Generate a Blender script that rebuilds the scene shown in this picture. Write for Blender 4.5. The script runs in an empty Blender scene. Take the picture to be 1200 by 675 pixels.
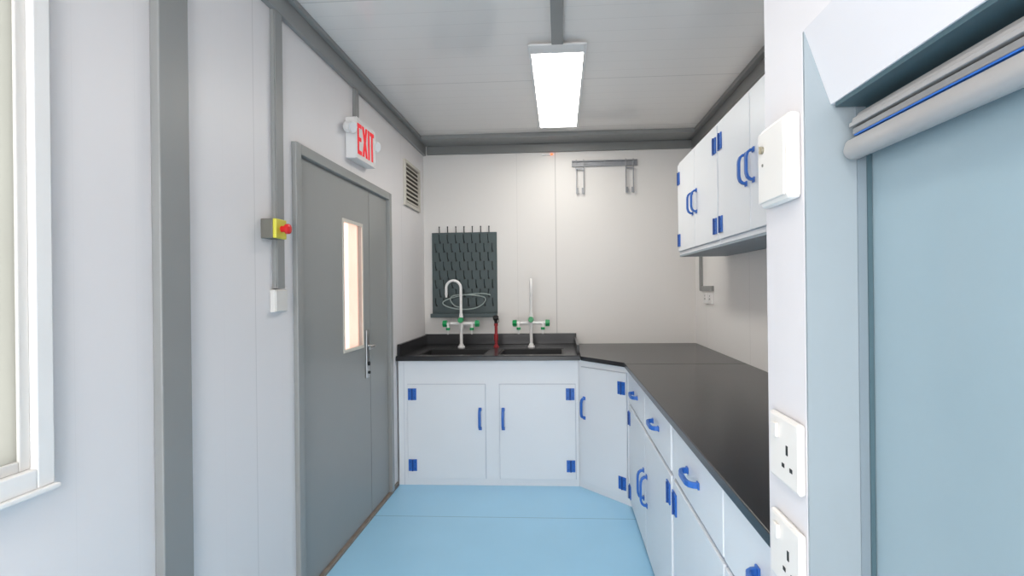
import bpy, bmesh, math, random
from mathutils import Vector, Matrix, Euler
random.seed(3)
S = bpy.context.scene
COL = S.collection
S.view_settings.view_transform = 'Standard'
H = 1.44
XL, XR, YB, ZC = -1.21, 1.176, 4.52, 2.74

def lin(c):
    return tuple(((v/255)/12.92 if v/255 <= 0.04045 else ((v/255+0.055)/1.055)**2.4) for v in c)

def mat(name, rgb, rough=0.5, metal=0.0, noise=0.03, nscale=6.0, bump=0.0, bscale=200, seams=None, emit=0.0, spec=0.5, rough_noise=0.0):
    m = bpy.data.materials.new(name); m.use_nodes = True
    nt = m.node_tree; N = nt.nodes; L = nt.links
    b = N['Principled BSDF']
    c = lin(rgb)
    b.inputs['Roughness'].default_value = rough
    b.inputs['Metallic'].default_value = metal
    b.inputs['Specular IOR Level'].default_value = spec
    geo = N.new('ShaderNodeNewGeometry')
    no = N.new('ShaderNodeTexNoise'); no.inputs['Scale'].default_value = nscale; no.inputs['Detail'].default_value = 4
    L.new(geo.outputs['Position'], no.inputs['Vector'])
    mr = N.new('ShaderNodeMapRange'); mr.inputs[1].default_value = 0.3; mr.inputs[2].default_value = 0.7
    mr.inputs[3].default_value = 1-noise; mr.inputs[4].default_value = 1+noise
    L.new(no.outputs['Fac'], mr.inputs[0])
    fac = mr.outputs[0]
    if seams:
        sep = N.new('ShaderNodeSeparateXYZ'); L.new(geo.outputs['Position'], sep.inputs[0])
        for (ax, period, off, w, dark) in seams:
            a = N.new('ShaderNodeMath'); a.operation='SUBTRACT'; a.inputs[1].default_value = off - period*(50 if period<5 else 3)
            L.new(sep.outputs[ax], a.inputs[0])
            mo = N.new('ShaderNodeMath'); mo.operation='MODULO'; mo.inputs[1].default_value = period
            L.new(a.outputs[0], mo.inputs[0])
            lt = N.new('ShaderNodeMath'); lt.operation='LESS_THAN'; lt.inputs[1].default_value = w
            L.new(mo.outputs[0], lt.inputs[0])
            mu = N.new('ShaderNodeMath'); mu.operation='MULTIPLY_ADD'; mu.inputs[1].default_value = -(1-dark); mu.inputs[2].default_value = 1
            L.new(lt.outputs[0], mu.inputs[0])
            m2 = N.new('ShaderNodeMath'); m2.operation='MULTIPLY'
            L.new(fac, m2.inputs[0]); L.new(mu.outputs[0], m2.inputs[1]); fac = m2.outputs[0]
    vm = N.new('ShaderNodeVectorMath'); vm.operation='SCALE'; vm.inputs[0].default_value = c
    L.new(fac, vm.inputs['Scale']); L.new(vm.outputs[0], b.inputs['Base Color'])
    if bump:
        n2 = N.new('ShaderNodeTexNoise'); n2.inputs['Scale'].default_value = bscale
        L.new(geo.outputs['Position'], n2.inputs['Vector'])
        bp = N.new('ShaderNodeBump'); bp.inputs['Strength'].default_value = bump; bp.inputs['Distance'].default_value = 0.002
        L.new(n2.outputs['Fac'], bp.inputs['Height']); L.new(bp.outputs[0], b.inputs['Normal'])
    if emit:
        b.inputs['Emission Color'].default_value = (*c, 1); b.inputs['Emission Strength'].default_value = emit
    return m

def glassy(name, rgb, transp=0.5, gloss=0.04):
    m = bpy.data.materials.new(name); m.use_nodes = True
    nt = m.node_tree; N = nt.nodes; L = nt.links
    for n in list(N): N.remove(n)
    out = N.new('ShaderNodeOutputMaterial')
    t = N.new('ShaderNodeBsdfTransparent'); tl = N.new('ShaderNodeBsdfTranslucent'); gl = N.new('ShaderNodeBsdfGlossy')
    no = N.new('ShaderNodeTexNoise'); no.inputs['Scale'].default_value = 3
    geo = N.new('ShaderNodeNewGeometry'); L.new(geo.outputs['Position'], no.inputs['Vector'])
    cr = N.new('ShaderNodeValToRGB'); c = lin(rgb)
    cr.color_ramp.elements[0].color = (*[v*0.9 for v in c], 1); cr.color_ramp.elements[1].color = (*c, 1)
    L.new(no.outputs['Fac'], cr.inputs[0]); L.new(cr.outputs[0], tl.inputs['Color']); L.new(cr.outputs[0], t.inputs['Color'])
    gl.inputs['Roughness'].default_value = 0.2
    mx = N.new('ShaderNodeMixShader'); mx.inputs[0].default_value = 1-transp
    L.new(t.outputs[0], mx.inputs[1]); L.new(tl.outputs[0], mx.inputs[2])
    m2 = N.new('ShaderNodeMixShader'); m2.inputs[0].default_value = gloss
    L.new(mx.outputs[0], m2.inputs[1]); L.new(gl.outputs[0], m2.inputs[2]); L.new(m2.outputs[0], out.inputs[0])
    return m

M_wallL = mat('wall_panel_lilac', (227,224,225), 0.42, noise=0.008, nscale=2, seams=[(1,0.95,1.97,0.005,0.85),(1,0.19,1.97,0.002,0.97)])
M_wallB = mat('wall_panel_grey', (222,219,216), 0.42, noise=0.008, nscale=2, seams=[(0,20,-0.035,0.008,0.72),(0,20,-0.375,0.004,0.88)])
M_wallR = mat('wall_panel_right', (238,236,234), 0.45, noise=0.008, nscale=2, seams=[(1,0.95,0.4,0.005,0.85)])
M_wallP = mat('wall_partition_white', (205,203,206), 0.5, noise=0.01, nscale=2)
M_ceil = mat('ceiling_panel', (236,231,227), 0.13, noise=0.006, nscale=1, seams=[(1,0.95,0.35,0.008,0.82),(1,0.119,0.35,0.004,0.91)])
M_floor = mat('floor_vinyl_blue', (158,208,238), 0.30, noise=0.02, nscale=3, seams=[(1,2.6,3.2,0.006,0.6)], bump=0.04)
M_trim = mat('trim_grey', (140,141,140), 0.42, noise=0.02)
M_trimd = mat('trim_grey_dark', (124,125,124), 0.45, noise=0.02)
M_door = mat('door_grey', (147,148,146), 0.38, noise=0.02, nscale=2)
M_gap = mat('dark_gap', (30,34,36), 0.7)
M_white = mat('white_plastic', (230,229,228), 0.35, noise=0.01)
M_whiteP = mat('white_plastic_aged', (214,211,207), 0.4, noise=0.01)
M_cab = mat('cabinet_polypropylene', (232,235,239), 0.38, noise=0.01, nscale=3)
M_cabgap = mat('cabinet_shadow_line', (182,190,202), 0.6)
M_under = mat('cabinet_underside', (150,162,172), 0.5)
M_blue = mat('blue_plastic', (44,104,190), 0.35, noise=0.06, nscale=30)
M_blueD = mat('blue_plastic_dark', (26,70,144), 0.4, noise=0.06, nscale=30)
M_top = mat('worktop_black', (34,34,37), 0.25, noise=0.0, nscale=8)
M_sink = mat('sink_black', (18,19,21), 0.45, noise=0.05, nscale=10)
M_peg = mat('pegboard_slate', (66,80,82), 0.5, noise=0.05)
M_pegd = mat('peg_dark', (34,42,45), 0.45)
M_green = mat('valve_green', (10,150,85), 0.35)
M_red = mat('red_plastic', (215,30,35), 0.35)
M_redD = mat('eyewash_red', (150,26,34), 0.4)
M_exit = mat('exit_red', (230,25,40), 0.4, emit=0.35)
M_orange = mat('pilot_orange', (255,110,60), 0.4, emit=2.0)
M_black = mat('black_rubber', (28,28,30), 0.5)
M_yel = mat('yellow_plastic', (215,208,70), 0.4)
M_greyp = mat('grey_plastic', (110,108,100), 0.5)
M_steel = mat('brushed_steel', (190,190,190), 0.3, metal=0.9)
M_steelr = mat('galvanised_steel', (150,152,156), 0.45, metal=0.3)
M_beige = mat('vent_beige', (205,200,190), 0.5)
M_vdark = mat('vent_dark', (90,84,78), 0.8)
M_brown = mat('baseboard_brown', (130,118,108), 0.6, noise=0.15, nscale=20)
M_jamb = mat('jamb_pale_blue', (134,144,150), 0.4, noise=0.02)
M_jambd = mat('jamb_grey', (112,124,132), 0.45, noise=0.02)
M_panel = mat('panel_blue', (132,151,160), 0.25, noise=0.03, nscale=2)
M_teal = mat('teal_edge', (62,84,92), 0.5)
M_roll = mat('roller_silver', (146,145,145), 0.32, noise=0.02, nscale=20)
M_rolld = mat('roller_rail', (135,135,136), 0.3, metal=0.3, noise=0.02, nscale=20)
M_lens = mat('lamp_lens', (225,228,232), 0.15)
M_gold = mat('brass', (150,145,130), 0.35, metal=0.8)
M_hose = mat('hose_grey', (150,162,160), 0.4)
M_post = mat('exterior_red_paint', (170,70,65), 0.6)
M_light = mat('light_diffuser', (255,250,241), 0.5, noise=0, emit=16.0)
M_sky = glassy('window_glass', (182,183,179), 0.1, 0.02)
M_pane = glassy('door_pane', (226,206,197), 0.6)

OFF = {}
def thing(name, loc, rotz=0, label=None, cat=None, group=None, kind=None):
    o = bpy.data.objects.new(name, None); o.empty_display_size = 0.05
    o.location = loc; o.rotation_euler = (0,0,rotz); COL.objects.link(o)
    if label: o['label'] = label
    if cat: o['category'] = cat
    if group: o['group'] = group
    if kind: o['kind'] = kind
    OFF[o.name] = Vector((0,0,0)); return o

def frames(pts):
    T=[]
    for i in range(len(pts)):
        a = pts[max(i-1,0)]; b = pts[min(i+1,len(pts)-1)]
        T.append((b-a).normalized())
    up = Vector((0,0,1)) if abs(T[0].z) < 0.9 else Vector((1,0,0))
    n = T[0].cross(up).normalized(); out=[]
    for t in T:
        n = (n - t*n.dot(t)).normalized(); out.append((t, n, t.cross(n)))
    return out

def sweep(bm, pts, prof, closed_prof=True):
    pts=[Vector(p) for p in pts]; fr = frames(pts); rings=[]
    for k,(p,(t,n,b)) in enumerate(zip(pts,fr)):
        pr = prof(k) if callable(prof) else prof
        rings.append([bm.verts.new(p+n*u+b*v) for u,v in pr])
    m=len(rings[0])
    for i in range(len(rings)-1):
        for j in range(m):
            bm.faces.new((rings[i][j],rings[i][(j+1)%m],rings[i+1][(j+1)%m],rings[i+1][j]))
    bm.faces.new(rings[0][::-1]); bm.faces.new(rings[-1])

def circ(r,n=14): return [(r*math.cos(2*math.pi*i/n), r*math.sin(2*math.pi*i/n)) for i in range(n)]

def build(bm, prims):
    for p in prims:
        k=p[0]
        if k=='b':
            x0,x1,y0,y1,z0,z1 = p[1:7]
            r=bmesh.ops.create_cube(bm,size=1)
            for v in r['verts']:
                v.co = Vector(((x0+x1)/2+v.co.x*(x1-x0),(y0+y1)/2+v.co.y*(y1-y0),(z0+z1)/2+v.co.z*(z1-z0)))
        elif k=='c':
            r1=p[3]; r2=p[4] if len(p)>4 else r1
            sweep(bm,[p[1],p[2]], lambda i: circ(r1 if i==0 else r2,20))
        elif k=='t':
            sweep(bm,p[1],circ(p[2],12))
        elif k=='s':
            r=bmesh.ops.create_uvsphere(bm,u_segments=20,v_segments=12,radius=p[2])
            sc = p[3] if len(p)>3 else (1,1,1)
            for v in r['verts']: v.co = Vector(p[1])+Vector((v.co.x*sc[0],v.co.y*sc[1],v.co.z*sc[2]))
        elif k=='p':
            a=[bm.verts.new((x,y,p[2])) for x,y in p[1]]; b=[bm.verts.new((x,y,p[3])) for x,y in p[1]]
            n=len(a); bm.faces.new(a[::-1]); bm.faces.new(b)
            for i in range(n): bm.faces.new((a[i],a[(i+1)%n],b[(i+1)%n],b[i]))
        elif k=='xz':
            a=[bm.verts.new((x,p[2],z)) for x,z in p[1]]; b=[bm.verts.new((x,p[3],z)) for x,z in p[1]]
            n=len(a); bm.faces.new(a); bm.faces.new(b[::-1])
            for i in range(n): bm.faces.new((a[i],b[i],b[(i+1)%n],a[(i+1)%n]))
        elif k=='yz':
            a=[bm.verts.new((p[2],y,z)) for y,z in p[1]]; b=[bm.verts.new((p[3],y,z)) for y,z in p[1]]
            n=len(a); bm.faces.new(a); bm.faces.new(b[::-1])
            for i in range(n): bm.faces.new((a[i],b[i],b[(i+1)%n],a[(i+1)%n]))
        elif k=='w':
            sweep(bm,p[1],[(-p[2]/2,-p[3]/2),(p[2]/2,-p[3]/2),(p[2]/2,p[3]/2),(-p[2]/2,p[3]/2)])

def P(name, prims, m, parent=None, bevel=0.0, smooth=False, **props):
    bm=bmesh.new(); build(bm,prims)
    bmesh.ops.recalc_face_normals(bm, faces=bm.faces)
    lo=Vector((min(v.co.x for v in bm.verts),min(v.co.y for v in bm.verts),min(v.co.z for v in bm.verts)))
    hi=Vector((max(v.co.x for v in bm.verts),max(v.co.y for v in bm.verts),max(v.co.z for v in bm.verts)))
    c=(lo+hi)/2
    for v in bm.verts: v.co-=c
    me=bpy.data.meshes.new(name); bm.to_mesh(me); bm.free(); me.materials.append(m)
    if smooth:
        me.polygons.foreach_set('use_smooth',[True]*len(me.polygons))
        try: me.set_sharp_from_angle(angle=math.radians(40))
        except Exception: pass
    o=bpy.data.objects.new(name,me); COL.objects.link(o)
    if parent is not None:
        o.parent=parent; o.location=c-OFF[parent.name]
    else: o.location=c
    OFF[o.name]=c
    if bevel:
        b=o.modifiers.new('bevel','BEVEL'); b.width=bevel; b.segments=2; b.limit_method='ANGLE'
    for k,v in props.items(): o[k]=v
    return o
def ST(name, prims, m, bevel=0.0, parent=None): return P(name,prims,m,parent,bevel,kind='structure')

# ------------------------------------------------------------ SHELL
YN=-1.6
ST('floor',[('b',XL-0.08,XR+0.08,YN,YB+0.08,-0.1,0)],M_floor)
ST('ceiling',[('b',XL-0.08,XR+0.08,YN,YB+0.08,ZC,ZC+0.08)],M_ceil)
dy0,dy1,dzt = 2.26,3.58,2.12
wy0,wy1,wz0,wz1 = 0.0,1.10,1.025,2.35
ST('wall_left',[('b',XL-0.08,XL,YN,wy0,0,ZC),('b',XL-0.08,XL,wy0,wy1,0,wz0),('b',XL-0.08,XL,wy0,wy1,wz1,ZC),
  ('b',XL-0.08,XL,wy1,dy0,0,ZC),('b',XL-0.08,XL,dy0,dy1,dzt,ZC),('b',XL-0.08,XL,dy1,YB,0,ZC)],M_wallL)
ST('wall_back',[('b',XL-0.08,XR+0.08,YB,YB+0.08,0,ZC)],M_wallB)
ST('wall_right',[('b',XR,XR+0.08,YN,YB,0,ZC)],M_wallR)
# partition with recess
xp=0.288; xb=0.36; yj=0.62
ST('wall_partition',[('b',xp,XR,yj,0.73,0,ZC),('b',xp,XR,YN,-0.35,0,ZC),
   ('xz',[(xp,ZC),(xp,H+0.298),(0.318,H+0.21),(XR,H+0.21),(XR,ZC)],-0.35,yj),],M_wallP)
ST('trim_1',[('xz',[(xp+0.0004,0),(0.346,0),(0.346,H+0.2098),(0.3178,H+0.2098),(xp+0.0004,H+0.297)],yj-0.004,yj)],M_jamb)
ST('trim_2',[('b',0.346,0.356,yj-0.006,yj,0,H+0.21)],M_jambd)
ST('trim_10',[('b',0.356,0.361,yj-0.008,yj,0,H+0.21)],M_teal)
ST('trim_11',[('b',0.320,0.37,-0.35,yj-0.01,H+0.205,H+0.21)],M_teal)
ST('door_2',[('b',0.362,0.40,-0.35,yj-0.002,0,H+0.20)],M_panel)
# trims
ST('trim_4',[('b',XL,XL+0.025,YN,YB,2.63,ZC),('b',XL+0.025,XL+0.05,YN,YB,2.715,ZC)],M_trim,0.003)
ST('trim_5',[('b',XR-0.025,XR,0.73,YB,2.63,ZC),('b',XR-0.06,XR-0.025,0.73,YB,2.71,ZC)],M_trimd,0.003)
ST('trim_6',[('b',XL+0.05,XR-0.06,4.27,YB,2.705,ZC)],M_trim,0.003)
ST('trim_7',[('b',XL+0.04,XR-0.025,YB-0.03,YB,2.635,2.705)],M_trimd,0.003)
ST('trim_8',[('b',XL,XL+0.03,1.455,1.578,0,2.63)],M_trim,0.004)
ST('trim_9',[('b',-0.03,0.03,YN,2.685,2.712,ZC)],M_trim,0.003)
ST('baseboard_left',[('b',XL,XL+0.014,1.60,2.26,0,0.03),('b',XL,XL+0.014,3.58,3.70,0,0.03),('b',XL-0.06,XL+0.016,2.26,3.58,0,0.018)],M_brown,0.002)
ST('trim_12',[('b',-1.76,-1.70,4.18,4.26,0,2.6)],M_post)

# window left
w=thing('window_1',(XL,0.55,wz0),kind='structure')
def rel(o,prims):
    out=[]
    L=o.location
    for p in prims:
        out.append(('b',p[1]-L.x,p[2]-L.x,p[3]-L.y,p[4]-L.y,p[5]-L.z,p[6]-L.z) if p[0]=='b' else p)
    return out
fx0,fx1=XL,XL+0.03
P('window_casing',rel(w,[('b',fx0,fx1,1.09,1.13,1.0,2.39),('b',fx0,fx1,-0.04,1.09,1.0,1.045),('b',fx0,fx1,-0.04,1.09,2.345,2.39),('b',fx0,fx1,-0.04,0.0,1.045,2.345),('b',XL+0.001,XL+0.04,-0.06,1.135,0.988,1.0)]),M_white,w,0.003)
P('window_sash',rel(w,[('b',XL-0.03,XL+0.014,1.065,1.09,1.045,2.345),('b',XL-0.03,XL+0.014,0,1.065,1.045,1.07),('b',XL-0.03,XL+0.014,0,1.065,2.32,2.345),('b',XL-0.03,XL+0.014,0.0,0.04,1.07,2.32),('b',XL-0.03,XL+0.014,0.5,0.54,1.07,2.32)]),M_whiteP,w,0.003)
P('window_pane',rel(w,[('b',XL+0.004,XL+0.008,0.03,1.07,1.06,2.33)]),M_sky,w)

# door left
d=thing('door_1',(XL,2.92,0),kind='structure')
P('door_frame',rel(d,[('b',XL-0.075,XL+0.022,dy0,dy0+0.05,0.018,dzt),('b',XL-0.075,XL+0.022,dy1-0.05,dy1,0.018,dzt),('b',XL-0.075,XL+0.022,dy0+0.05,dy1-0.05,dzt-0.05,dzt)]),M_door,d,0.004)
ly0,ly1=2.313,3.197; gy0,gy1,gz0,gz1=2.80,3.08,H-0.345,H+0.395
lx0,lx1=XL-0.045,XL-0.002
leaf=P('door_leaf',rel(d,[('b',lx0,lx1,ly0,gy0,0.022,2.067),('b',lx0,lx1,gy1,ly1,0.022,2.067),('b',lx0,lx1,gy0,gy1,0.022,gz0),('b',lx0,lx1,gy0,gy1,gz1,2.067)]),M_door,d)
P('pane_frame',rel(d,[('b',lx1,lx1+0.006,gy0-0.008,gy0+0.010,gz0-0.010,gz1+0.010),('b',lx1,lx1+0.006,gy1-0.010,gy1+0.008,gz0-0.010,gz1+0.010),('b',lx1,lx1+0.006,gy0+0.010,gy1-0.010,gz0-0.010,gz0+0.010),('b',lx1,lx1+0.006,gy0+0.010,gy1-0.010,gz1-0.010,gz1+0.010)]),M_beige,leaf,0.002)
P('window_pane',rel(d,[('b',lx0+0.015,lx0+0.021,gy0,gy1,gz0,gz1)]),M_pane,leaf)
P('door_leaf',rel(d,[('b',lx0,lx1,3.203,3.527,0.022,2.067)]),M_door,d)
P('door_gap',rel(d,[('b',lx0,lx1-0.01,3.197,3.203,0.022,2.067),('b',lx0,lx1-0.01,ly0-0.003,ly0,0.022,2.067),('b',lx0,lx1-0.01,3.527,3.53,0.022,2.067)]),M_gap,d)
hy=3.14-2.92; hz=H-0.40
hd=P('door_handle',[('b',-0.002,0.008,hy-0.022,hy+0.022,hz-0.15,hz+0.15)],M_steel,leaf,0.004,label='brushed steel door handle plate')
P('lever',[('t',[(0.008,hy,hz+0.05),(0.045,hy,hz+0.05),(0.055,hy-0.01,hz+0.05),(0.057,hy-0.03,hz+0.05),(0.057,hy-0.10,hz+0.045)],0.008)],M_steel,hd,smooth=True)
P('lock_cylinder',[('c',(0.008,hy,hz-0.06),(0.016,hy,hz-0.06),0.014),('c',(0.008,hy,hz-0.115),(0.02,hy,hz-0.115),0.009)],M_gap,hd,smooth=True)

# ------------------------------------------------------------ hardware helpers (local frame: front faces -y)
def bow(parent,x,y,z,L=0.14,vert=True,proj=0.034):
    h=L/2
    prof=[(-h,0.0),(-h+0.003,-0.5),(-h+0.012,-0.82),(-h+0.028,-0.97),(-h*0.4,-1.0),(h*0.4,-1.0),(h-0.028,-0.97),(h-0.012,-0.82),(h-0.003,-0.5),(h,0.0)]
    pts=[((x,y+p*proj,z+s) if vert else (x+s,y+p*proj,z)) for s,p in prof]
    W_=0.020; T_=0.011
    if vert: bases=[('b',x-0.012,x+0.012,y-0.006,y,z-h-0.012,z-h+0.012),('b',x-0.012,x+0.012,y-0.006,y,z+h-0.012,z+h+0.012)]
    else: bases=[('b',x-h-0.012,x-h+0.012,y-0.006,y,z-0.012,z+0.012),('b',x+h-0.012,x+h+0.012,y-0.006,y,z-0.012,z+0.012)]
    bm_w = ('w',pts,W_,T_)
    fr=frames([Vector(q) for q in pts]); n=fr[0][1]
    across = abs(n.x) if vert else abs(n.z)
    if across<0.5: bm_w=('w',pts,T_,W_)
    return P('handle',[bm_w]+bases,M_blue,parent,0.0025,False,label='blue plastic bow handle')
def hinge(parent,x,y,z,w=0.062,h=0.085):
    hg=P('hinge',[('b',x-w/2,x-0.004,y-0.006,y,z-h/2,z+h/2),('b',x+0.004,x+w/2,y-0.006,y,z-h/2,z+h/2),('b',x-0.004,x+0.004,y-0.004,y,z-h/2,z+h/2)],M_blue,parent,0.001,label='blue plastic butt hinge')
    P('hinge_pin',[('c',(x,y-0.008,z-h/2),(x,y-0.008,z+h/2),0.005)],M_blueD,hg,smooth=True)
    for sx in(-1,1):
        for sz in (-1,1):
            P('screw',[('c',(x+sx*0.018,y-0.0072,z+sz*h*0.28),(x+sx*0.018,y-0.006,z+sz*h*0.28),0.004)],M_blueD,hg,smooth=True)
def cdoor(parent,x0,x1,z0,z1,y=0,hs=None,handle=None,hingez=None,hl=0.14):
    P('door_reveal',[('b',x0-0.003,x1+0.003,y-0.002,y-0.0002,z0-0.003,z1+0.003)],M_cabgap,parent)
    dr=P('door',[('b',x0,x1,y-0.012,y-0.002,z0,z1)],M_cab,parent,0.002)
    if handle: bow(dr,handle[0],y-0.012,handle[1],hl)
    if hs:
        hx = x0+0.036 if hs<0 else x1-0.036
        for hz_ in hingez: hinge(dr,hx,y-0.0125,hz_)
    return dr

# ---- sink cabinet
sc=thing('sink_base_cabinet',(-0.53,3.72,0),0,'white plastic two-door sink cabinet with blue hinges and handles','cabinet')
a,b_=-0.67,0.655
P('body',[('b',a,a+0.02,0.02,0.77,0.0,0.9165),('b',b_-0.02,b_,0.02,0.77,0.0,0.9165),('b',a+0.02,b_-0.02,0.02,0.77,0.03,0.05),('b',a+0.02,b_-0.02,0.75,0.77,0.05,0.9165),
  ('b',a,b_,0,0.02,0.735,0.9165),('b',a,b_,0,0.02,0.0,0.06),('b',a,a+0.09,0,0.02,0.06,0.735),('b',b_-0.05,b_,0,0.02,0.06,0.735),('b',-0.04,0.095,0,0.02,0.06,0.735)],M_cab,sc)
cdoor(sc,-0.60,-0.025,0.053,0.74,hs=-1,handle=(-0.063,0.49),hingez=(0.67,0.15))
cdoor(sc,0.08,0.63,0.053,0.74,hs=1,handle=(0.106,0.49),hingez=(0.67,0.15))
P('seam_line',[('b',a+0.04,a+0.042,-0.001,0,0.0,0.90)],M_cabgap,sc)

# ---- corner cabinet
p0=Vector((0.127,3.72)); p1=Vector((0.45,3.385)); mid=(p0+p1)/2; ang=math.atan2(p1.y-p0.y,p1.x-p0.x); wd=(p1-p0).length
cc=thing('corner_cabinet',(mid.x,mid.y,0),ang,'white plastic corner cabinet with angled blue-handled door','cabinet')
def tol(x,y):
    dx,dy=x-mid.x,y-mid.y; ca,sa=math.cos(-ang),math.sin(-ang); return (dx*ca-dy*sa,dx*sa+dy*ca)
P('body',[('p',[tol(*q) for q in [(0.127,3.72),(0.45,3.385),(1.165,3.385),(1.165,4.50),(0.13,4.50)]],0,0.9165)],M_cab,cc)
cdoor(cc,-wd/2+0.03,wd/2-0.025,0.053,0.87,hs=1,handle=(-wd/2+0.065,0.58),hingez=(0.77,0.14))

# ---- right run cabinets
def base_unit(yc,width,label):
    u=thing('base_cabinet',(0.45,yc,0),-math.pi/2,label,'cabinet',group='base cabinets under the long worktop')
    h=width/2
    P('body',[('b',-h,h,0,0.715,0.03,0.9165),('b',-h,h,0.03,0.70,0,0.03)],M_cab,u)
    for s in (-1,1):
        x0,x1=(-h+0.015,-0.006) if s<0 else (0.006,h-0.015)
        cdoor(u,x0,x1,0.05,0.675,hs=s,handle=(s*0.05,0.38),hingez=(0.595,0.12),hl=0.15)
        P('drawer_reveal',[('b',x0-0.003,x1+0.003,-0.002,-0.0002,0.692,0.903)],M_cabgap,u)
        dr=P('drawer',[('b',x0,x1,-0.012,-0.002,0.695,0.90)],M_cab,u,0.002)
        bow(dr,(x0+x1)/2,-0.012,0.798,0.14,False)
base_unit(2.73,1.296,'white plastic base cabinet with two drawers beside the corner cabinet')
base_unit(1.425,1.296,'white plastic base cabinet with two drawers beside the partition')

# ---- upper cabinets  face X=.85
def wall_unit(yc,width,label):
    u=thing('wall_cabinet',(0.85,yc,H+0.22),-math.pi/2,label,'cabinet',group='wall cabinets above the bench')
    h=width/2; hh=0.65
    P('body',[('b',-h,h,0,0.325,0.0,hh)],M_cab,u,0.002)
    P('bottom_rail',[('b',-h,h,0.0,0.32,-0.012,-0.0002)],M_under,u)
    for s in (-1,1):
        x0,x1=(-h+0.01,-0.004) if s<0 else (0.004,h-0.01)
        cdoor(u,x0,x1,0.025,hh-0.02,hs=s,handle=(s*0.045,0.30),hingez=(hh-0.12,0.10),hl=0.13)
wall_unit(3.22,0.92,'white plastic wall cabinet with blue handles near the rear wall')
wall_unit(2.296,0.92,'white plastic wall cabinet with blue handles near the partition')

# ---- worktops
sw=thing('sink_worktop',(-0.53,4.1,0.917),0,'black resin sink worktop with raised rims and two basins','worktop')
def W(*q): return ('b',q[0]+0.53,q[1]+0.53,q[2]-4.1,q[3]-4.1,q[4]-0.917,q[5]-0.917)
zt=0.947
P('slab',[W(-1.205,0.137,3.68,3.80,0.917,zt),W(-1.205,0.137,4.16,4.515,0.917,zt),W(-1.205,-1.07,3.80,4.16,0.917,zt),W(-0.57,-0.47,3.80,4.16,0.917,zt),W(0.02,0.137,3.80,4.16,0.917,zt)],M_top,sw)
P('rim',[W(-1.205,-1.185,3.72,4.495,zt,1.035),W(-1.205,0.137,4.495,4.515,zt,1.04),W(0.117,0.137,3.80,4.495,zt,1.015),W(-1.205,0.137,3.68,3.70,zt,zt+0.006)],M_top,sw,0.003)
for (x0,x1) in ((-1.07,-0.57),(-0.47,0.02)):
    bs=P('sink_basin',[W(x0,x1,3.80,3.812,0.66,zt-0.004),W(x0,x1,4.148,4.16,0.66,zt-0.004),W(x0,x0+0.012,3.812,4.148,0.66,zt-0.004),W(x1-0.012,x1,3.812,4.148,0.66,zt-0.004),W(x0,x1,3.80,4.16,0.65,0.66)],M_sink,sw)
    xm=(x0+x1)/2+0.53
    P('drain',[('c',(xm,-0.1,0.66-0.917),(xm,-0.1,0.664-0.917),0.03)],M_steel,bs,smooth=True)
P('worktop',[('p',[(0.141,3.68),(0.41,3.36),(0.41,3.30),(XR-0.003,3.30),(XR-0.003,4.515),(0.141,4.515)],0.917,zt)],M_top,None,0.003,label='black corner worktop beside the sink unit',category='worktop')
P('worktop',[('b',0.41,XR-0.003,0.735,3.296,0.917,zt)],M_top,None,0.003,label='long black worktop over drawers and cupboards',category='worktop')

# ---- faucets
def faucet(x,y,direction,label):
    f=thing('lab_faucet',(x,y,zt),0,label,'faucet',group='triple-outlet bench taps')
    P('base',[('c',(0,0,0),(0,0,0.012),0.03,0.028),('c',(0,0,0.012),(0,0,0.03),0.022,0.016)],M_white,f,smooth=True)
    P('column',[('c',(0,0,0.03),(0,0,0.25),0.013),('c',(0,0,0.25),(0,0,0.285),0.018,0.014),('c',(0,0,0.16),(0,0,0.235),0.018)],M_white,f,smooth=True)
    dx,dy=direction; R=0.062; top=0.50
    pts=[(0,0,0.28),(0,0,0.36),(0,0,0.44),(0,0,top)]
    for i in range(1,13):
        t=math.pi*i/12*0.97; pts.append((dx*R*(1-math.cos(t)),dy*R*(1-math.cos(t)),top+R*math.sin(t)))
    e=pts[-1]; pts.append((e[0],e[1],e[2]-0.05))
    P('spout',[('t',pts,0.0115),('c',(e[0],e[1],e[2]-0.05),(e[0],e[1],e[2]-0.085),0.013,0.007)],M_white,f,smooth=True)
    zb=0.20
    P('manifold',[('c',(-0.12,0,zb),(0.12,0,zb),0.013)],M_white,f,smooth=True)
    for s in (-1,1):
        P('outlet',[('c',(s*0.10,0,zb),(s*0.10,-0.055,zb+0.0),0.014,0.012),('c',(s*0.10,-0.05,zb),(s*0.10,-0.055,zb-0.05),0.009),('c',(s*0.10,-0.055,zb-0.05),(s*0.10,-0.057,zb-0.085),0.008,0.005)],M_white,f,smooth=True)
        k=[('c',(s*0.12,0,zb),(s*0.155,0,zb),0.027,0.023)]
        for q in range(6):
            aa=q*math.pi/3; k.append(('c',(s*0.122,0.024*math.cos(aa),zb+0.024*math.sin(aa)),(s*0.152,0.022*math.cos(aa),zb+0.022*math.sin(aa)),0.007))
        P('valve_knob',k,M_green,f,smooth=True,label='green valve knob')
        P('valve_collar',[('c',(s*0.10,-0.055,zb-0.03),(s*0.10,-0.055,zb-0.05),0.017)],M_green,f,smooth=True,label='green outlet collar')
    P('valve_knob',[('c',(0,-0.016,zb+0.03),(0,-0.048,zb+0.03),0.025,0.02)],M_green,f,smooth=True,label='green valve knob')
faucet(-0.835,4.27,(-1,0),'white gooseneck lab faucet with green valve knobs, spout turned sideways')
faucet(-0.245,4.27,(0.08,-1),'white gooseneck lab faucet with green valve knobs, spout facing forward')

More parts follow.
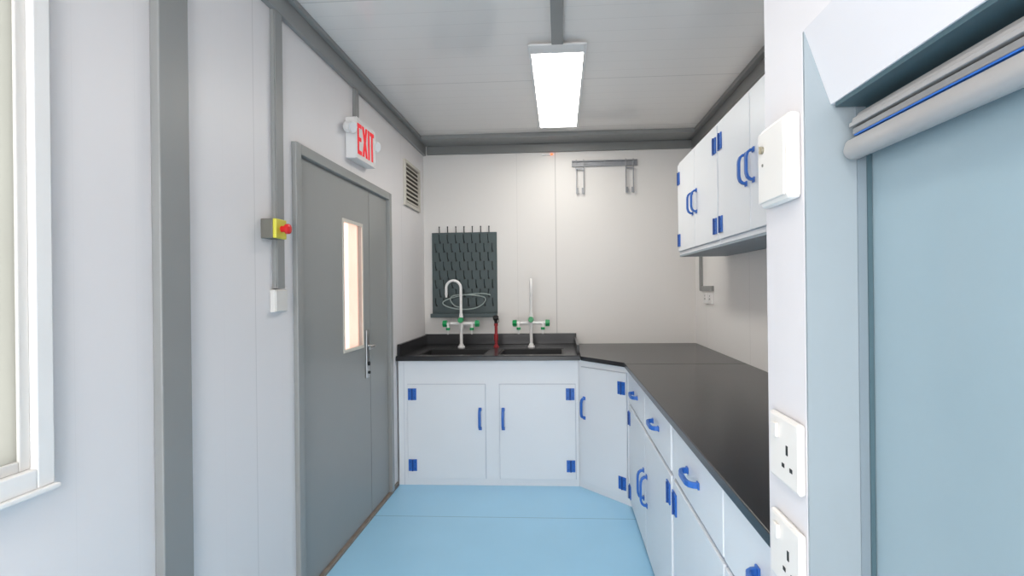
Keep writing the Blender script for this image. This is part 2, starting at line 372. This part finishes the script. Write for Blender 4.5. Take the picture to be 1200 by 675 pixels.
e=thing('eyewash_sprayer',(-0.54,4.27,zt),0,'slim red eyewash sprayer with black head between the taps','eyewash')
P('base',[('c',(0,0,0),(0,0,0.02),0.024,0.016)],M_redD,e,smooth=True)
P('body',[('c',(0,0,0.02),(0,0,0.20),0.012,0.013),('c',(0,0,0.06),(0,0,0.11),0.018),('c',(0,0,0.18),(0,0,0.20),0.017)],M_redD,e,smooth=True)
P('spray_head',[('c',(0,0,0.20),(0,-0.005,0.235),0.013,0.015),('c',(0,-0.005,0.235),(0,-0.02,0.255),0.022,0.024),('w',[(0.012,0,0.2),(0.024,0,0.215),(0.022,0,0.24)],0.007,0.005)],M_black,e,smooth=True)

# ---- pegboard
pb=thing('drying_rack',(-0.845,YB,H-0.25),0,'dark slate pegboard drying rack with tray on the rear wall','drying rack')
P('board',[('b',-0.29,0.29,-0.018,0,0.03,0.75)],M_peg,pb,0.003)
P('drip_tray',[('b',-0.288,0.288,-0.10,0,0.0,0.010),('b',-0.288,0.288,-0.105,-0.097,0.0,0.034),('b',-0.288,-0.280,-0.10,0,0.0,0.034),('b',0.280,0.288,-0.10,0,0.0,0.034)],M_peg,pb,0.002)
src=None
def peg(x,z,L=0.065):
    global src
    if src is None:
        src=P('peg',[('t',[(x,-0.016,z),(x,-0.045,z+0.016),(x,-0.058,z+0.036),(x,-0.063,z+L)],0.0036),('s',(x,-0.063,z+L),0.0052),('c',(x,-0.016,z),(x,-0.022,z),0.009)],M_pegd,pb,smooth=True)
        src_pos.append((x,z)); return
    o=src.copy(); o.parent=pb; o.location=src.location+Vector((x-src_pos[0][0],0,z-src_pos[0][1])); COL.objects.link(o)
src_pos=[]
for r in range(8):
    n=8 if r%2==0 else 7
    for i in range(n):
        x=(i-(n-1)/2)*0.072; peg(x,0.10+r*0.08)
for i in range(7):
    x=(i-3)*0.074
    P('top_peg',[('t',[(x,-0.012,0.74),(x,-0.016,0.78),(x,-0.018,0.80)],0.004),('s',(x,-0.018,0.80),0.006)],M_pegd,pb,smooth=True)
# hose
pts=[]
for i in range(90):
    t=i/89; an=2*math.pi*1.6*t+0.4
    wob=0.02*math.sin(an*1.7+0.6)
    pts.append((-0.83+(0.225-0.07*t+wob)*math.cos(an)+0.03*t, YB-0.100-0.012*t-0.004*math.sin(an*2), 1.335+(0.045+0.02*t)*math.sin(an+0.25)+0.015*math.cos(an*0.6)+0.008*math.sin(an*2.3)))
P('rubber_hose',[('t',pts,0.0055)],M_hose,None,smooth=True,label='loosely coiled grey rubber hose hanging on the drying rack',category='hose')

# ---- pilot light on rear wall
pl=thing('pilot_light',(-0.10,YB,2.615),0,'small white tube with glowing orange tip below the beam','pilot light')
P('tube',[('c',(-0.045,-0.012,0),(0.03,-0.012,0.0),0.008),('b',-0.01,0.01,-0.010,0,-0.006,0.006)],M_white,pl,smooth=True)
P('lamp_tip',[('c',(0.03,-0.012,0),(0.05,-0.012,0),0.009,0.006)],M_orange,pl,smooth=True,label='glowing orange tip')

# ---- rear wall bracket
br=thing('mounting_bracket',(0.40,YB,2.50),0,'galvanised steel mounting bracket with two slotted hanging arms','bracket')
P('rail',[('b',-0.285,0.285,-0.022,0,0.0,0.010),('b',-0.285,0.285,-0.022,0,0.042,0.052),('b',-0.285,0.285,-0.004,0,0.010,0.042),
   ]+[('b',x-0.004,x+0.004,-0.020,-0.004,0.010,0.042) for x in (-0.28,-0.14,0,0.14,0.28)],M_steelr,br,0.001)
for x in(-0.215,0.215):
    P('arm',[('b',x-0.036,x-0.028,-0.036,-0.022,-0.24,0.055),('b',x+0.028,x+0.036,-0.036,-0.022,-0.24,0.055),('b',x-0.028,x+0.028,-0.034,-0.026,-0.03,-0.015),('b',x-0.028,x-0.014,-0.033,-0.028,-0.24,-0.19),('b',x+0.014,x+0.028,-0.033,-0.028,-0.24,-0.19)],M_steelr,br,0.0008)

# ---- vent
v=thing('exhaust_vent',(XL,4.135,2.10),0,'beige louvred exhaust vent on the wall near the corner','vent')
P('frame',[('b',0,0.02,-0.215,-0.19,0,0.36),('b',0,0.02,0.19,0.215,0,0.36),('b',0,0.02,-0.19,0.19,0,0.025),('b',0,0.02,-0.19,0.19,0.335,0.36)],M_beige,v,0.002)
P('cavity',[('b',0.0005,0.002,-0.19,0.19,0.025,0.335)],M_vdark,v)
P('louvres',[('xz',[(0.003,0.04+i*0.034),(0.018,0.028+i*0.034),(0.019,0.031+i*0.034),(0.004,0.052+i*0.034)],-0.19,0.19) for i in range(9)],M_beige,v)

# ---- exit sign
ex=thing('exit_sign',(XL,3.0,2.195),0,'white illuminated exit sign with red letters and twin emergency lamps','exit sign')
P('housing',[('b',0,0.062,-0.15,0.15,0,0.235)],M_white,ex,0.006)
P('face_rim',[('b',0.062,0.067,-0.147,0.147,0.0,0.008),('b',0.062,0.067,-0.147,0.147,0.227,0.235),('b',0.062,0.067,-0.147,-0.139,0.008,0.227),('b',0.062,0.067,0.139,0.147,0.008,0.227)],M_white,ex,0.001)
zb0,zb1=0.030,0.205; q=0.022; x0_,x1_=0.062,0.065
sq=0.86
def LT(polys): P('letter',[('yz',[(y*sq,z) for y,z in pl],x0_,x1_) for pl in polys],M_exit,ex)
def R4(y0,y1,z0,z1): return [(y0,z0),(y1,z0),(y1,z1),(y0,z1)]
zm=(zb0+zb1)/2
LT([R4(-0.150,-0.150+q,zb0,zb1),R4(-0.150+q,-0.080,zb0,zb0+q),R4(-0.150+q,-0.080,zb1-q,zb1),R4(-0.150+q,-0.088,zm-q/2,zm+q/2)])
xa,xz_=-0.066,0.024; xm_=(xa+xz_)/2; g=0.027
LT([[(xa,zb0),(xa+g,zb0),(xm_,zm-0.030),(xz_-g,zb0),(xz_,zb0),(xm_+0.014,zm),(xz_,zb1),(xz_-g,zb1),(xm_,zm+0.030),(xa+g,zb1),(xa,zb1),(xm_-0.014,zm)]])
LT([R4(0.040,0.040+q,zb0,zb1)])
LT([[(0.078,zb1-q),(0.102,zb1-q),(0.102,zb0),(0.124,zb0),(0.124,zb1-q),(0.148,zb1-q),(0.148,zb1),(0.078,zb1)]])
for s,zc in ((-1,0.165),(1,0.15)):
    y=s*0.19
    hd_=P('emergency_lamp',[('b',0.01,0.04,min(s*0.15,y),max(s*0.15,y),zc-0.012,zc+0.012),('s',(0.035,y,zc),0.032,(0.9,0.9,1)),('c',(0.038,y,zc),(0.066,y-0.012,zc-0.008),0.029,0.034)],M_white,ex,smooth=True)
    P('lens',[('c',(0.066,y-0.012,zc-0.008),(0.071,y-0.014,zc-0.009),0.028)],M_lens,hd_,smooth=True)
ex.rotation_euler=(math.radians(1),0,0)
cd=thing('cable_conduit',(XL,2.98,2.44),0,'short grey cable conduit above the exit sign','conduit')
P('channel',[('b',0,0.018,-0.025,0.025,0,0.19)],M_trim,cd,0.002)
P('cover_lip',[('b',0.018,0.021,-0.022,0.022,0,0.19)],M_trim,cd,0.001)
cd=thing('cable_conduit',(XL,2.125,1.45),0,'tall grey cable conduit running down beside the door','conduit')
P('channel',[('b',0,0.018,-0.032,0.032,0,1.18)],M_trim,cd,0.002)
P('cover_lip',[('b',0.018,0.022,-0.028,0.028,0,1.18)],M_trim,cd,0.001)
sk=thing('wall_switch',(XL,2.12,1.35),0,'small plain white junction box below the conduit','junction box')
P('back_box',[('b',0,0.022,-0.048,0.048,0,0.096)],M_whiteP,sk,0.004)
P('cover_plate',[('b',0.022,0.027,-0.044,0.044,0.004,0.092)],M_whiteP,sk,0.002)
es=thing('emergency_stop_button',(XL,2.052,H+0.215),0,'red mushroom emergency stop on yellow and grey box','emergency stop')
P('back_box',[('b',0,0.050,-0.040,0.040,0,0.080)],M_greyp,es,0.003)
P('cover',[('b',0.050,0.066,-0.040,0.040,0,0.080)],M_yel,es,0.004,label='yellow cover')
P('button',[('c',(0.066,0,0.04),(0.086,0,0.04),0.013),('c',(0.086,0,0.04),(0.096,0,0.04),0.021,0.021),('s',(0.096,0,0.04),0.021,(0.4,1,1))],M_red,es,smooth=True,label='red mushroom button')

# ---- ceiling lights
cl=thing('ceiling_light',(0.0,3.40,ZC),0,'unseen LED panel added behind the camera as fill light','ceiling light')
P('housing',[('b',-0.150,0.150,-0.68,0.68,-0.018,0)],M_white,cl,0.002)
P('frame',[('b',-0.157,-0.141,-0.71,0.70,-0.026,-0.018),('b',0.141,0.157,-0.71,0.70,-0.026,-0.018),('b',-0.141,0.141,-0.71,-0.61,-0.026,-0.018),('b',-0.141,0.141,0.67,0.70,-0.026,-0.018)],M_white,cl,0.002)
P('diffuser',[('b',-0.141,0.141,-0.61,0.67,-0.024,-0.019)],M_light,cl)
fill_panel=thing('ceiling_light',(-0.45,-0.6,ZC),0,'unseen LED panel added behind the camera as fill light','ceiling light')  # extra panel added out of view to brighten the room
P('housing',[('b',-0.16,0.16,-0.70,0.70,-0.028,0)],M_white,fill_panel,0.002)
P('diffuser',[('b',-0.14,0.14,-0.66,0.66,-0.038,-0.0285)],M_light,fill_panel)

# ---- right wall conduit + sockets under wall cabinet
rc=thing('cable_conduit',(XR,4.31,1.40),0,'grey cable conduit turning towards sockets above the bench','conduit')
P('channel',[('b',-0.018,0,-0.02,0.02,0,0.62),('b',-0.018,0,-0.32,-0.02,0,0.04)],M_trim,rc,0.002)
P('cover_lip',[('b',-0.021,-0.018,-0.017,0.017,0.003,0.62)],M_trim,rc,0.001)
for y in (4.17,4.04):
    s_=thing('wall_socket',(XR,y,1.30),0,'small white socket below the grey conduit','socket',group='sockets above the bench')
    P('plate',[('b',-0.02,0,-0.043,0.043,0,0.086)],M_white,s_,0.004)
    P('socket_slots',[('b',-0.0206,-0.0198,-0.012,-0.006,0.03,0.045),('b',-0.0206,-0.0198,0.006,0.012,0.03,0.045),('b',-0.0206,-0.0198,-0.003,0.003,0.055,0.068)],M_gap,s_)

# ---- partition sockets
for z0,l in ((1.188,'white switched three-pin wall socket on partition'),(1.057,'white switched three-pin wall socket on partition')):
    s_=thing('wall_socket',(xp,0.664,z0),0,l,'socket',group='sockets on the partition')
    P('plate',[('b',-0.009,0,-0.043,0.043,0,0.086)],M_whiteP,s_,0.004)
    P('switch_rocker',[('b',-0.013,-0.009,0.012,0.026,0.056,0.074)],M_whiteP,s_,0.001)
    P('socket_slots',[('b',-0.0096,-0.0088,-0.014,-0.009,0.040,0.052),('b',-0.0096,-0.0088,-0.026,-0.019,0.022,0.027),('b',-0.0096,-0.0088,-0.004,0.003,0.022,0.027)],M_gap,s_)
# access box
ab=thing('access_control_box',(xp,0.668,H+0.103),0,'white plastic control box with key lock on partition','control box')
P('housing',[('b',-0.016,0,-0.045,0.045,0,0.105)],M_whiteP,ab,0.006)
P('cover',[('b',-0.019,-0.016,-0.038,0.04,0.006,0.099)],M_whiteP,ab,0.003)
P('key_lock',[('c',(-0.019,0.024,0.075),(-0.022,0.024,0.075),0.005),('b',-0.024,-0.022,0.0235,0.0245,0.070,0.080)],M_gold,ab,smooth=True)
P('indicator',[('c',(-0.019,0.024,0.055),(-0.020,0.024,0.055),0.002)],M_greyp,ab,smooth=True)
# roller shutter
rs=thing('roller_shutter',(0.338,0.12,H+0.131),0,'silver roller shutter housing with blue stripe above blue panel','roller shutter')
arc=[(0.013,0.033),(-0.008,0.033),(-0.010,0.031)]+[(-0.001+0.0115*math.cos(math.radians(t)),0.0215+0.0105*math.sin(math.radians(t))) for t in range(160,361,12)]+[(0.0125,0.024)]
P('bottom_roll',[('xz',arc,-0.45,0.485)],M_roll,rs,smooth=True)
P('guide',[('b',0.000,0.015,-0.45,0.475,0.033,0.036)],M_black,rs)
P('stripe',[('b',-0.006,0.015,-0.45,0.475,0.036,0.0375)],M_blue,rs)
P('slat',[('b',-0.007,0.016,-0.45,0.476,0.0375,0.044)],M_rolld,rs,0.0006)
P('guide',[('b',-0.001,0.015,-0.45,0.475,0.044,0.0465)],M_gap,rs)
P('top_roll',[('xz',[(-0.009,0.0465),(0.018,0.0465),(0.018,0.063),(0.001,0.063),(-0.001,0.058),(-0.005,0.057),(-0.006,0.052),(-0.009,0.051)],-0.45,0.48)],M_roll,rs,0.0008)

# ------------------------------------------------------------ world / camera
wd_=bpy.data.worlds.new('world'); S.world=wd_; wd_.use_nodes=True
bg=wd_.node_tree.nodes['Background']; bg.inputs[0].default_value=(1.0,0.985,0.975,1); bg.inputs[1].default_value=4.4
la=bpy.data.lights.new('rear_fill_light','POINT'); la.energy=38; la.shadow_soft_size=0.3; la.color=(1,0.98,0.965)  # soft fill added behind the camera, stands for no real fixture
lo_=bpy.data.objects.new('rear_fill_light',la); lo_.location=(-0.45,-0.7,1.5); COL.objects.link(lo_)

cam=bpy.data.cameras.new('camera'); co=bpy.data.objects.new('camera',cam); COL.objects.link(co)
cam.sensor_width=36; cam.lens=18.0; cam.shift_x=-23/1200; cam.clip_start=0.02
Mx=Matrix.Translation((0,0,H))@Matrix.Rotation(math.radians(3.18),4,'Z')@Matrix.Rotation(math.pi/2,4,'X')@Matrix.Rotation(math.radians(-0.66),4,'Z')
co.matrix_world=Mx
S.camera=co
